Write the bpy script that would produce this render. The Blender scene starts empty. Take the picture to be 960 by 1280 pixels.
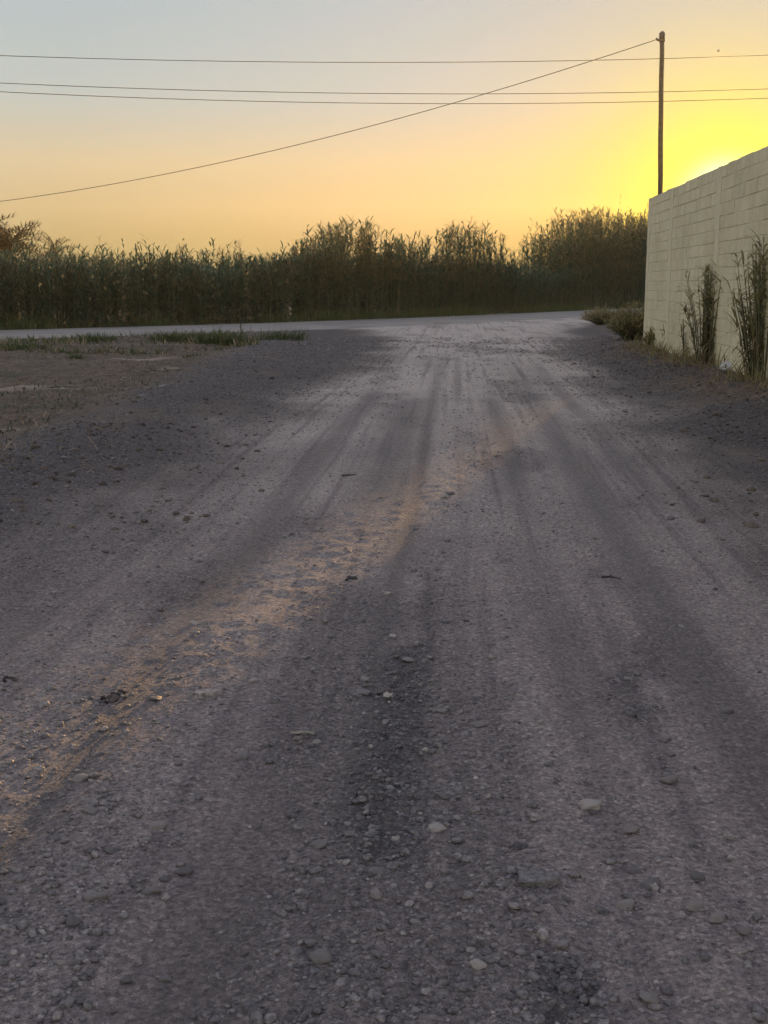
import bpy, math, random
import numpy as np
from mathutils import Vector, Matrix

random.seed(11)
RNG = np.random.default_rng(11)
R = math.radians
scene = bpy.context.scene
COL = scene.collection

# ------------------------------------------------------------------ camera model
HAZE = .00055
EYE, F_PX, PITCH = 1.45, 1500.0, R(10.73)
SUN_EL, SUN_AZ = R(3.5), R(15.4)
SUN = Vector((math.sin(SUN_AZ) * math.cos(SUN_EL), math.cos(SUN_AZ) * math.cos(SUN_EL), math.sin(SUN_EL)))


def ray(px, py):
    xc, yc = (px - 480) / F_PX, (640 - py) / F_PX
    return np.array([xc, math.cos(PITCH) + yc * math.sin(PITCH), -math.sin(PITCH) + yc * math.cos(PITCH)])


def on_ground(px, py):
    d = ray(px, py)
    t = EYE / -d[2]
    return d[0] * t, d[1] * t


def at_depth(px, py, y):
    d = ray(px, py)
    t = y / d[1]
    return d[0] * t, y, EYE + d[2] * t


# ------------------------------------------------------------------ noise
def _hash(ix, iy, s):
    n = (ix.astype(np.int64) * 374761393 + iy.astype(np.int64) * 668265263 + s * 982451653) & 0xFFFFFFFF
    n = ((n ^ (n >> 13)) * 1274126177) & 0xFFFFFFFF
    n = n ^ (n >> 16)
    return (n & 0xFFFF) / 65535.0


def vnoise(x, y, s=0):
    x, y = np.asarray(x, float), np.asarray(y, float)
    ix, iy = np.floor(x), np.floor(y)
    fx, fy = x - ix, y - iy
    fx, fy = fx * fx * (3 - 2 * fx), fy * fy * (3 - 2 * fy)
    a, b = _hash(ix, iy, s), _hash(ix + 1, iy, s)
    c, d = _hash(ix, iy + 1, s), _hash(ix + 1, iy + 1, s)
    return (a * (1 - fx) + b * fx) * (1 - fy) + (c * (1 - fx) + d * fx) * fy


def fbm(x, y, s=0, o=4):
    v, a, t = 0, 1, 0
    for k in range(o):
        v = v + a * vnoise(x * 2 ** k + 17.3 * k, y * 2 ** k - 9.1 * k, s + k)
        t += a
        a *= .5
    return v / t


def sstep(a, b, x):
    t = np.clip((x - a) / (b - a), 0, 1)
    return t * t * (3 - 2 * t)


def bump1(x, c, w):
    return np.exp(-((x - c) / w) ** 2)


# ------------------------------------------------------------------ lie of the land
# front line of the reed bed (x, y); the paved road runs just before it
REED = np.array([(-60, 3), (-30, 24.5), (-12.4, 38.8), (-5.4, 45.3), (.7, 53), (4.7, 58.8), (12.6, 71), (16.6, 77), (25, 90), (45, 112), (80, 140)], float)
_seg = np.hypot(*np.diff(REED, axis=0).T)
REED_S = np.concatenate([[0], np.cumsum(_seg)])


def reed_point(s):
    return np.interp(s, REED_S, REED[:, 0]), np.interp(s, REED_S, REED[:, 1])


def reed_s_at_px(px):
    ss = np.linspace(0, REED_S[-1], 3000)
    x, y = reed_point(ss)
    p = np.where(y > 5, 480 + F_PX * x / np.maximum(y, 1), -1e4)
    return ss[np.argmin(np.abs(p - px))]


def s_at_px(px, d):
    """distance along the reed line at which a plant d behind the line is seen at that column"""
    q = np.linspace(0, REED_S[-1], 1500)
    x, y = reed_point(q)
    x2, y2 = reed_point(q + .5)
    l = np.hypot(x2 - x, y2 - y) + 1e-9
    x, y = x - (y2 - y) / l * d, y + (x2 - x) / l * d
    p = np.where(y > 5, 480 + F_PX * x / np.maximum(y, 1), -1e4)
    return q[np.argmin(np.abs(p - px))]


def sun_lane(x, y):
    return x * math.cos(SUN_AZ) - y * math.sin(SUN_AZ)


def road_side(x, y):
    """distance in front of the reed line, towards the camera"""
    yl = np.interp(x, REED[:, 0], REED[:, 1])
    return (yl - y) * .64


LY = np.array([-30, 0, 5.3, 10.75, 20, 26, 34, 40, 46, 56, 66, 80])
LX = np.array([-4, -2.2, -1.75, -1.3, -.6, -.1, .4, -.6, -3, -7, -10, -12])
RX = np.array([.4, 2.2, 2.4, 2.75, 3.4, 3.9, 4.9, 6.0, 8.2, 12, 16, 20])


def road_edges(y):
    return np.interp(y, LY, LX), np.interp(y, LY, RX)


def masks(x, y):
    l, r = road_edges(y)
    wob = (fbm(x * .9, y * .5, 3) - .5) * 1.6
    road = sstep(-1.1, .8, x - l + wob) * sstep(-1.0, .8, r - x + wob)
    u = x - .061 * y
    gn = fbm(x * 1.6, y * .7, 8)
    grav = 1.0 * bump1(u, -.2, .17) * sstep(.40, .55, fbm(x * 2.6, y * 1.2, 21)) * sstep(8, 4, y)
    grav = np.maximum(grav, .95 * bump1(u, .24, .12) * sstep(.42, .56, fbm(x * 2.2, y * 1.1, 25)) * sstep(8, 4, y))
    grav = np.maximum(grav, .95 * bump1(u, .68, .12) * sstep(.42, .56, fbm(x * 2.2, y * 1.1, 29)) * sstep(9, 4, y))
    edge = sstep(-3.7, -2.7, x + wob * .5) * (1 - road)
    grav = np.maximum(grav, .95 * edge * sstep(.3, .55, gn + .12))
    grav = np.maximum(grav, .45 * road * sstep(.55, .72, fbm(x * 1.1, y * .45, 33)))
    field = sstep(-2.6, -3.9, x + wob * .9 + np.clip((y - 27) * .12, 0, 2)) * (1 - road)
    bank = sstep(0.2, 1.2, x - r + wob * .5) * (1 - road)
    track = np.zeros_like(u)
    for c, w in ((-.54, .15), (-.30, .05), (.02, .03), (.46, .07), (1.0, .10), (1.42, .06), (-1.15, .08)):
        track = np.maximum(track, bump1(u + .12 * (fbm(x * 0 + 3 + c, y * .12, 41) - .5), c, w * (1.1 + .05 * y)) * sstep(.30, .6, fbm(x * .3 + c * 9, y * .16, 43)))
    track = track * road * sstep(34, 12, y)
    return road, grav, field, bank, track


def H(x, y, detail=True):
    x, y = np.asarray(x, float), np.asarray(y, float)
    road, grav, field, bank, track = masks(x, y)
    near = np.clip(1.4 - np.abs(y) / 60, 0, 1)
    h = (fbm(x * .16, y * .16, 60) - .5) * .22 * near * (1 - .75 * road)
    h = h + .10 * bank * sstep(0, 1.6, x - road_edges(y)[1]) + .10 * bump1(x + 2.7, 0, .7) * (1 - road) * sstep(3, 8, y) * sstep(36, 28, y)
    h = h + field * ((fbm(x * .7, y * .7, 64) - .5) * .20 + (fbm(x * 3.5, y * 3.5, 66, 3) - .5) * .10)
    h = h + bank * (fbm(x * 4, y * 4, 68, 3) - .5) * .09
    h = h - .008 * track
    if detail:
        dn = np.clip(1.15 - y / 40, .0, 1)
        h = h + dn * ((fbm(x * 3.2, y * 2.2, 70, 3) - .5) * .014 * np.clip(1.5 - y / 14, .35, 1) + (fbm(x * 14, y * 14, 74, 3) - .5) * .020 * (1 - .6 * track)
                      + grav * (fbm(x * 26, y * 26, 78, 2) - .5) * .026)
    d = road_side(x, y)
    pav = sstep(-.6, .2, d) * sstep(6.8, 5.6, d)
    h = h * (1 - pav) + pav * (-.03)
    return h


def hz(x, y, detail=True):
    return float(H(np.array([x]), np.array([y]), detail)[0])


# ------------------------------------------------------------------ mesh helpers
def np_mesh(name, V, Fq, mat, smooth=True, attrs=None, parent=None, loc=None):
    """V (n,3); Fq (m,k) all faces with k corners"""
    V = np.asarray(V, np.float32)
    Fq = np.asarray(Fq, np.int32)
    me = bpy.data.meshes.new(name)
    m, k = Fq.shape
    me.vertices.add(len(V))
    me.vertices.foreach_set('co', V.ravel())
    me.loops.add(m * k)
    me.loops.foreach_set('vertex_index', Fq.ravel())
    me.polygons.add(m)
    me.polygons.foreach_set('loop_start', np.arange(0, m * k, k, dtype=np.int32))
    me.polygons.foreach_set('loop_total', np.full(m, k, np.int32))
    me.update(calc_edges=True)
    me.validate()
    if smooth:
        me.polygons.foreach_set('use_smooth', np.ones(len(me.polygons), bool))
    for an, av in (attrs or {}).items():
        a = me.attributes.new(an, 'FLOAT', 'POINT')
        a.data.foreach_set('value', np.asarray(av, np.float32))
    me.materials.append(mat)
    o = bpy.data.objects.new(name, me)
    COL.objects.link(o)
    if parent:
        o.parent = parent
    if loc is not None:
        o.location = loc
    return o


class MB:
    """collects quads / triangles with a per-vertex tone"""

    def __init__(self):
        self.v, self.f, self.t = [], [], []

    def add(self, vs, fs, tone=.5):
        b = len(self.v)
        self.v.extend(vs)
        self.f.extend([tuple(i + b for i in f) for f in fs])
        self.t.extend([tone] * len(vs))

    def tube(self, pts, rads, n=5, tone=.5, caps=True):
        vs, fs = [], []
        m = len(pts)
        for i, p in enumerate(pts):
            p = Vector(p)
            a, b = Vector(pts[max(i - 1, 0)]), Vector(pts[min(i + 1, m - 1)])
            d = (b - a).normalized()
            s = d.cross(Vector((0, 0, 1)))
            if s.length < 1e-3:
                s = Vector((1, 0, 0))
            s.normalize()
            w = s.cross(d)
            for k in range(n):
                q = p + (s * math.cos(2 * math.pi * k / n) + w * math.sin(2 * math.pi * k / n)) * rads[i]
                vs.append(tuple(q))
        for i in range(m - 1):
            for k in range(n):
                fs.append((i * n + k, i * n + (k + 1) % n, (i + 1) * n + (k + 1) % n, (i + 1) * n + k))
        if caps:
            fs.append(tuple(range(n))[::-1])
            fs.append(tuple(range((m - 1) * n, m * n)))
        self.add(vs, fs, tone)

    def blade(self, base, az, length, width, up=.9, droop=1.2, segs=3, tone=.5, twist=0.):
        """a grass-like leaf that rises then bends over"""
        vs, fs = [], []
        ca, sa = math.cos(az), math.sin(az)
        tw = az + math.pi / 2 + twist
        px, py = math.cos(tw), math.sin(tw)
        x = z = 0.
        ang = up
        st = length / segs
        for i in range(segs + 1):
            w = width * (.55 + .45 * min(1, i * 2 / segs)) * (1 - (i / segs) ** 2 * .97) * .5
            cx, cy, cz = base[0] + ca * x, base[1] + sa * x, base[2] + z
            vs += [(cx - px * w, cy - py * w, cz), (cx + px * w, cy + py * w, cz)]
            x += math.cos(ang) * st
            z += math.sin(ang) * st
            ang -= droop / segs
        for i in range(segs):
            fs.append((2 * i, 2 * i + 1, 2 * i + 3, 2 * i + 2))
        self.add(vs, fs, tone)

    def box(self, c, s, tone=.5, rot=None):
        vs = []
        for sx in (-.5, .5):
            for sy in (-.5, .5):
                for sz in (-.5, .5):
                    p = Vector((sx * s[0], sy * s[1], sz * s[2]))
                    if rot:
                        p = rot @ p
                    vs.append((c[0] + p.x, c[1] + p.y, c[2] + p.z))
        self.add(vs, [(0, 1, 3, 2), (4, 6, 7, 5), (0, 4, 5, 1), (2, 3, 7, 6), (0, 2, 6, 4), (1, 5, 7, 3)], tone)

    def build(self, name, mat, parent=None, loc=None, smooth=True):
        me = bpy.data.meshes.new(name)
        v = np.array(self.v, np.float32)
        if loc is not None:
            v = v - np.array(loc, np.float32)
        if parent is not None:
            v = v - np.array(parent.location, np.float32)
        me.from_pydata(v.tolist(), [], self.f)
        if smooth:
            me.polygons.foreach_set('use_smooth', np.ones(len(me.polygons), bool))
        a = me.attributes.new('tone', 'FLOAT', 'POINT')
        a.data.foreach_set('value', np.array(self.t, np.float32))
        me.materials.append(mat)
        o = bpy.data.objects.new(name, me)
        COL.objects.link(o)
        if parent is not None:
            o.parent = parent
        if loc is not None:
            o.location = loc
        return o


def tag(o, label, cat, group=None):
    o['label'], o['category'] = label, cat
    if group:
        o['group'] = group
    return o


def thing(name, label, cat, loc, group=None):
    o = bpy.data.objects.new(name, None)
    o.empty_display_size = .1
    COL.objects.link(o)
    o.location = loc
    return tag(o, label, cat, group)


def kind(o, k):
    o['kind'] = k
    return o


# ------------------------------------------------------------------ materials
def new_mat(name):
    m = bpy.data.materials.new(name)
    m.use_nodes = True
    nt = m.node_tree
    nt.nodes.clear()
    return m, nt


class NT:
    def __init__(self, nt):
        self.nt = nt

    def n(self, t, **kw):
        nd = self.nt.nodes.new(t)
        for k, v in kw.items():
            setattr(nd, k, v)
        return nd

    def l(self, a, b):
        self.nt.links.new(a, b)

    def math(self, op, a, b=None, c=None, clamp=False):
        nd = self.n('ShaderNodeMath', operation=op, use_clamp=clamp)
        for i, x in enumerate((a, b, c)):
            if x is None:
                continue
            if isinstance(x, (int, float)):
                nd.inputs[i].default_value = x
            else:
                self.l(x, nd.inputs[i])
        return nd.outputs[0]

    def mix(self, fac, a, b, mode='MIX'):
        nd = self.n('ShaderNodeMix', data_type='RGBA', blend_type=mode)
        for s, x in ((nd.inputs['Factor'], fac), (nd.inputs[6], a), (nd.inputs[7], b)):
            if isinstance(x, (int, float)):
                s.default_value = x
            elif isinstance(x, tuple):
                s.default_value = x if len(x) == 4 else (*x, 1)
            else:
                self.l(x, s)
        return nd.outputs[2]

    def attr(self, name):
        return self.n('ShaderNodeAttribute', attribute_name=name).outputs['Fac']

    def noise(self, vec, scale, detail=4, rough=.55, dist=0):
        nd = self.n('ShaderNodeTexNoise')
        nd.inputs['Scale'].default_value = scale
        nd.inputs['Detail'].default_value = detail
        nd.inputs['Roughness'].default_value = rough
        nd.inputs['Distortion'].default_value = dist
        if vec is not None:
            self.l(vec, nd.inputs['Vector'])
        return nd.outputs['Fac']

    def ramp(self, fac, stops):
        nd = self.n('ShaderNodeValToRGB')
        els = nd.color_ramp.elements
        while len(els) > 1:
            els.remove(els[-1])
        els[0].position = stops[0][0]
        els[0].color = (*stops[0][1], 1)
        for p, c in stops[1:]:
            e = els.new(p)
            e.color = (*c, 1)
        self.l(fac, nd.inputs[0])
        return nd.outputs[0]

    def rng(self, x, a, b, c=0., d=1.):
        nd = self.n('ShaderNodeMapRange')
        for i, v in enumerate((a, b, c, d)):
            nd.inputs[i + 1].default_value = v
        self.l(x, nd.inputs[0])
        return nd.outputs[0]

    def bump(self, h, strength, dist, normal=None):
        nd = self.n('ShaderNodeBump')
        nd.inputs['Strength'].default_value = strength
        nd.inputs['Distance'].default_value = dist
        self.l(h, nd.inputs['Height'])
        if normal is not None:
            self.l(normal, nd.inputs['Normal'])
        return nd.outputs[0]

    def out(self, color, rough=.9, normal=None, spec=.3, transl=0.):
        p = self.n('ShaderNodeBsdfPrincipled')
        if isinstance(color, tuple):
            p.inputs['Base Color'].default_value = (*color, 1)
        else:
            self.l(color, p.inputs['Base Color'])
        if isinstance(rough, (int, float)):
            p.inputs['Roughness'].default_value = rough
        else:
            self.l(rough, p.inputs['Roughness'])
        p.inputs['Specular IOR Level'].default_value = spec
        if normal is not None:
            self.l(normal, p.inputs['Normal'])
        o = self.n('ShaderNodeOutputMaterial')
        sh = p.outputs[0]
        if transl:
            t = self.n('ShaderNodeBsdfTranslucent')
            if isinstance(color, tuple):
                t.inputs['Color'].default_value = (*color, 1)
            else:
                self.l(color, t.inputs['Color'])
            mx = self.n('ShaderNodeMixShader')
            mx.inputs[0].default_value = transl
            self.l(sh, mx.inputs[1])
            self.l(t.outputs[0], mx.inputs[2])
            sh = mx.outputs[0]
        self.l(sh, o.inputs['Surface'])
        return p


def ground_material():
    m, nt = new_mat('ground_earth')
    g = NT(nt)
    pos = g.n('ShaderNodeNewGeometry').outputs['Position']
    road, grav, field, bank, track = (g.attr(k) for k in ('road', 'gravel', 'field', 'bank', 'track'))
    n1 = g.noise(pos, .8, 5)
    n2 = g.noise(pos, 7, 6, .65)
    n3 = g.noise(pos, 60, 5, .7)
    n4 = g.noise(pos, 230, 3, .7)
    sx_ = g.n('ShaderNodeSeparateXYZ')
    g.l(pos, sx_.inputs[0])
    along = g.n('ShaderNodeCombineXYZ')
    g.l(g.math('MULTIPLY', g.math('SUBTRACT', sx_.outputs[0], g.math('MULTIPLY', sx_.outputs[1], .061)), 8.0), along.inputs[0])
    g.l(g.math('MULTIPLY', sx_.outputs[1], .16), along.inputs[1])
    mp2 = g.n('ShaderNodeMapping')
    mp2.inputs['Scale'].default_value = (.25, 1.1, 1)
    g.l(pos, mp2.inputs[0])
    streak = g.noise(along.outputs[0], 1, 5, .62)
    py_ = g.n('ShaderNodeSeparateXYZ')
    g.l(pos, py_.inputs[0])
    far_sheen = g.rng(g.math('ADD', py_.outputs[1], g.math('MULTIPLY', n1, 6)), 7, 20, 0, 1)  # grazing sheen and flare painted into the road colour, paler with distance
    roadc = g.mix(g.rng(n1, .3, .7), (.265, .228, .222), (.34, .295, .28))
    roadc = g.mix(far_sheen, roadc, g.mix(g.rng(n1, .3, .7), (.46, .415, .37), (.56, .51, .455)))
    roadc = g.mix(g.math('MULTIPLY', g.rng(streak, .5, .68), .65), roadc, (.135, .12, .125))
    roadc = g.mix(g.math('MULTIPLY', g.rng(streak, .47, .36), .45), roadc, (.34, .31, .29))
    fieldc = g.mix(g.rng(n2, .38, .62), (.070, .052, .036), (.155, .118, .082))
    fieldc = g.mix(g.math('MULTIPLY', g.rng(n1, .52, .64), .6), fieldc, (.055, .058, .032))
    fieldc = g.mix(g.rng(g.noise(mp2.outputs[0], 1, 4, .6), .60, .68), fieldc, (.30, .25, .20))
    bankc = g.mix(g.rng(n2, .35, .65), (.088, .066, .048), (.17, .13, .092))
    gravc = g.mix(g.rng(n3, .35, .65), (.046, .043, .048), (.115, .107, .11))
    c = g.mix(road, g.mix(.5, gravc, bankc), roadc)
    c = g.mix(field, c, fieldc)
    c = g.mix(bank, c, bankc)
    c = g.mix(g.math('MULTIPLY', grav, .85), c, gravc)
    c = g.mix(g.math('MULTIPLY', track, .68), c, (.105, .094, .098))
    # grain: every little stone has its own tone
    vo = g.n('ShaderNodeTexVoronoi')
    vo.inputs['Scale'].default_value = 85
    g.l(pos, vo.inputs['Vector'])
    cell = g.n('ShaderNodeSeparateColor')
    g.l(vo.outputs['Color'], cell.inputs[0])
    c = g.mix(.75, c, g.ramp(cell.outputs[0], [(0, (.30, .30, .32)), (.3, (.46, .46, .47)), (.7, (.54, .54, .54)), (1, (.84, .83, .82))]), 'OVERLAY')
    c = g.mix(.85, c, g.ramp(n3, [(.3, (.2, .2, .21)), (.5, (.5, .5, .5)), (.7, (.76, .75, .75))]), 'OVERLAY')
    c = g.mix(.6, c, g.ramp(n4, [(.3, (.2, .2, .2)), (.5, (.5, .5, .5)), (.7, (.75, .75, .75))]), 'OVERLAY')
    vo2 = g.n('ShaderNodeTexVoronoi')
    vo2.inputs['Scale'].default_value = 34
    g.l(pos, vo2.inputs['Vector'])
    peb = g.rng(vo2.outputs['Distance'], .1, .65, 1, 0)
    hsum = g.math('ADD', g.math('MULTIPLY', n3, .9), g.math('MULTIPLY', n4, .35))
    hsum = g.math('ADD', hsum, g.math('MULTIPLY', g.rng(vo.outputs['Distance'], 0, .6, 1, 0), .35))
    hsum = g.math('ADD', hsum, g.math('MULTIPLY', g.math('MULTIPLY', peb, n2), g.math('ADD', g.math('MULTIPLY', grav, 1.4), .35)))
    b1 = g.bump(n2, .6, .04)
    b = g.bump(hsum, 1.0, .018, b1)
    g.out(c, g.rng(track, 0, 1, .78, .66), b, .4)
    return m


def tone_mat(name, c0, c1, rough=.85, transl=0., spec=.25, noise=0, bump=0., nscale=60.):
    m, nt = new_mat(name)
    g = NT(nt)
    c = g.mix(g.attr('tone'), c0, c1)
    nb = None
    if noise or bump:
        tc = g.n('ShaderNodeTexCoord').outputs['Object']
        nn = g.noise(tc, nscale, 5, .65)
        if noise:
            lo, hi = .5 - noise / 2, .5 + noise / 2
            c = g.mix(1, c, g.ramp(nn, [(.3, (lo,) * 3), (.7, (hi,) * 3)]), 'OVERLAY')
        if bump:
            nb = g.bump(nn, .6, bump)
    g.out(c, rough, nb, spec, transl)
    return m


M_ground = ground_material()
M_leaf = tone_mat('reed_leaf', (.022, .064, .054), (.060, .140, .080), .6, .2, .2)
M_dryleaf = tone_mat('dry_leaf', (.16, .115, .06), (.28, .21, .12), .7, .35)
M_stalk = tone_mat('reed_stalk', (.055, .07, .042), (.165, .165, .10), .6)
M_plume = tone_mat('reed_plume', (.16, .13, .08), (.27, .22, .15), .8, .4)
M_grass = tone_mat('grass_blade', (.034, .062, .022), (.085, .115, .04), .7, .25)
M_verge = tone_mat('verge_blade', (.06, .10, .04), (.15, .18, .07), .7, .3)
M_shrub = tone_mat('shrub_leaf', (.20, .20, .085), (.36, .34, .17), .75, .5)
M_straw = tone_mat('straw', (.18, .13, .085), (.36, .28, .19), .8, .1)
M_palm = tone_mat('palm_frond', (.036, .032, .026), (.085, .07, .052), .6, .15)
M_bark = tone_mat('palm_bark', (.10, .075, .05), (.2, .15, .1), .9, 0, .2, .5, .02, 12)
M_stone = tone_mat('road_stone', (.085, .082, .09), (.31, .285, .275), .58, 0, .5, .8, .006, 70)
M_rubble = tone_mat('rubble_earth', (.06, .05, .043), (.24, .20, .165), .85, 0, .3, .7, .005, 60)
M_pale = tone_mat('pale_stone', (.28, .26, .25), (.40, .37, .35), .7, 0, .35, .5, .003, 60)
M_dark = tone_mat('dark_clod', (.045, .041, .042), (.09, .082, .08), .9, 0, .2, .8, .008, 40)
M_plastic = tone_mat('pale_plastic', (.55, .57, .58), (.72, .73, .73), .35, .2, .5)
M_paper = tone_mat('paper_scrap', (.36, .34, .31), (.5, .47, .43), .8, .2)
M_wire = tone_mat('wire_sheath', (.025, .025, .028), (.04, .04, .042), .5)
M_pole = tone_mat('weathered_pole', (.05, .052, .045), (.085, .082, .07), .8, 0, .3, .4, .006, 9)
M_metal = tone_mat('dull_metal', (.05, .05, .05), (.09, .09, .09), .5, 0, .5)
M_bird = tone_mat('bird_feather', (.04, .035, .03), (.07, .06, .05), .8)


def wall_materials():
    m, nt = new_mat('concrete_block')
    g = NT(nt)
    tc = g.n('ShaderNodeTexCoord').outputs['Object']
    n1, n2, n3 = g.noise(tc, .9, 5), g.noise(tc, 14, 6, .7), g.noise(tc, 90, 3, .7)
    c = g.mix(g.attr('tone'), (.60, .565, .41), (.70, .66, .48))
    c = g.mix(g.rng(n1, .45, .7), c, (.55, .515, .35))
    c = g.mix(.5, c, g.ramp(n2, [(.3, (.32,) * 3), (.7, (.64,) * 3)]), 'OVERLAY')
    c = g.mix(.4, c, g.ramp(n3, [(.3, (.3,) * 3), (.7, (.66,) * 3)]), 'OVERLAY')
    mpw = g.n('ShaderNodeMapping')
    mpw.inputs['Scale'].default_value = (3.2, 3.2, .35)
    g.l(tc, mpw.inputs[0])
    st_ = g.noise(mpw.outputs[0], 1, 5, .65, .4)
    c = g.mix(g.math('MULTIPLY', g.rng(st_, .54, .72), .5), c, (.37, .34, .24))
    b = g.bump(g.math('ADD', n2, g.math('MULTIPLY', n3, .5)), .9, .012)
    g.out(c, .92, b, .2)
    m2, nt2 = new_mat('mortar')
    g = NT(nt2)
    tc = g.n('ShaderNodeTexCoord').outputs['Object']
    n = g.noise(tc, 25, 5, .7)
    c = g.mix(n, (.48, .45, .32), (.62, .585, .42))
    g.out(c, .95, g.bump(n, .6, .01), .15)
    m3, nt3 = new_mat('column_concrete')
    g = NT(nt3)
    tc = g.n('ShaderNodeTexCoord').outputs['Object']
    n = g.noise(tc, 6, 6, .7)
    c = g.mix(g.rng(n, .3, .7), (.56, .525, .38), (.66, .62, .45))
    g.out(c, .9, g.bump(n, .5, .012), .2)
    return m, m2, m3


M_block, M_mortar, M_column = wall_materials()


def asphalt_material():
    m, nt = new_mat('worn_asphalt')
    g = NT(nt)
    pos = g.n('ShaderNodeNewGeometry').outputs['Position']
    n1, n2 = g.noise(pos, .4, 5), g.noise(pos, 40, 4, .7)
    c = g.mix(g.rng(n1, .35, .65), (.21, .20, .185), (.29, .275, .25))
    c = g.mix(.5, c, g.ramp(n2, [(.3, (.3,) * 3), (.7, (.66,) * 3)]), 'OVERLAY')
    g.out(c, .7, g.bump(n2, .5, .006), .4)
    return m


M_asphalt = asphalt_material()

# ------------------------------------------------------------------ ground sheet
sc_in = np.linspace(-1.12, 1.12, 521)
sc_out = 1.12 * np.exp(np.linspace(0, math.log(70), 42))[1:]
S = np.concatenate([-sc_out[::-1], sc_in, sc_out])
y0, y1 = 1.9, 95.0
nrow = int(math.log(y1 / y0) / .0046)
Yr = np.concatenate([np.linspace(-30, y0, 60)[:-1], y0 * np.exp(np.linspace(0, math.log(y1 / y0), nrow)), y1 * np.exp(np.linspace(0, math.log(225 / y1), 10))[1:]])
SX, YY = np.meshgrid(S, Yr)
XX = np.clip(SX * (.5 + .35 * np.maximum(YY, 1.9)), -225, 225) + SX * .05
ZZ = np.zeros_like(XX)
A = masks(XX.ravel(), YY.ravel())
ZZ = H(XX.ravel(), YY.ravel())
V = np.stack([XX.ravel(), YY.ravel(), ZZ], 1)
nr, nc = XX.shape
idx = np.arange(nr * nc).reshape(nr, nc)
Q = np.stack([idx[:-1, :-1], idx[:-1, 1:], idx[1:, 1:], idx[1:, :-1]], -1).reshape(-1, 4)
fr = A[0][Q].mean(1)
fy = V[:, 1][Q].mean(1)
is_road = (fr > .5) & (fy < 75) & (fy > -28)


def sub_sheet(name, faces):
    used = np.unique(faces)
    remap = np.full(len(V), -1)
    remap[used] = np.arange(len(used))
    at = {k: a[used] for k, a in zip(('road', 'gravel', 'field', 'bank', 'track'), A)}
    return kind(np_mesh(name, V[used], remap[faces], M_ground, True, at), 'structure')


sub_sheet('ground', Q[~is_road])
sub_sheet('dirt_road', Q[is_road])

# paved road before the reeds: a raised slab with a broken edge
ss = np.linspace(0, REED_S[-1], 420)
rx, ry = reed_point(ss)
tx, ty = np.gradient(rx), np.gradient(ry)
for _ in range(6):
    tx = np.convolve(np.pad(tx, 5, 'edge'), np.ones(11) / 11, 'valid')
    ty = np.convolve(np.pad(ty, 5, 'edge'), np.ones(11) / 11, 'valid')
tl = np.hypot(tx, ty)
nx, ny = ty / tl, -tx / tl     # towards the camera
prof = [(.15, -.06), (.3, .03), (1.6, .05), (2.9, .06), (4.2, .05), (5.4, .03), (5.6, -.06)]
av, aq = [], []
for i in range(len(ss)):
    for k, (o, z) in enumerate(prof):
        w = (vnoise(ss[i] * 1.7, k * 3.3) - .5) * (.28 if k in (0, 1, 5, 6) else 0)
        av.append((rx[i] + nx[i] * (o + w), ry[i] + ny[i] * (o + w), z))
for i in range(len(ss) - 1):
    for k in range(len(prof) - 1):
        a = i * len(prof) + k
        aq.append((a, a + 1, a + len(prof) + 1, a + len(prof)))
kind(np_mesh('asphalt_road', np.array(av), np.array(aq), M_asphalt), 'structure')

# ------------------------------------------------------------------ gravel and stones
PHI = (1 + 5 ** .5) / 2
ICO_V = np.array([(-1, PHI, 0), (1, PHI, 0), (-1, -PHI, 0), (1, -PHI, 0), (0, -1, PHI), (0, 1, PHI), (0, -1, -PHI), (0, 1, -PHI), (PHI, 0, -1), (PHI, 0, 1), (-PHI, 0, -1), (-PHI, 0, 1)])
ICO_V = ICO_V / np.linalg.norm(ICO_V[0])
ICO_F = np.array([(0, 11, 5), (0, 5, 1), (0, 1, 7), (0, 7, 10), (0, 10, 11), (1, 5, 9), (5, 11, 4), (11, 10, 2), (10, 7, 6), (7, 1, 8), (3, 9, 4), (3, 4, 2), (3, 2, 6), (3, 6, 8), (3, 8, 9), (4, 9, 5), (2, 4, 11), (6, 2, 10), (8, 6, 7), (9, 8, 1)])


def subdivide(Vv, Ff):
    Vv = [tuple(v) for v in Vv]
    cache, out = {}, []

    def mid(a, b):
        k = (min(a, b), max(a, b))
        if k not in cache:
            p = np.array(Vv[a]) + np.array(Vv[b])
            Vv.append(tuple(p / np.linalg.norm(p)))
            cache[k] = len(Vv) - 1
        return cache[k]
    for a, b, c in Ff:
        ab, bc, ca = mid(a, b), mid(b, c), mid(c, a)
        out += [(a, ab, ca), (b, bc, ab), (c, ca, bc), (ab, bc, ca)]
    return np.array(Vv), np.array(out)


ICO2_V, ICO2_F = subdivide(ICO_V, ICO_F)
ICO3_V, ICO3_F = subdivide(ICO2_V, ICO2_F)


def scatter(n, ymin, ymax, spread=1.06):
    y = ymin * np.exp(RNG.random(n) * math.log(ymax / ymin))
    x = (RNG.random(n) * 2 - 1) * spread * (.32 * y * 1.05 + .15)
    return x, y


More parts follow.
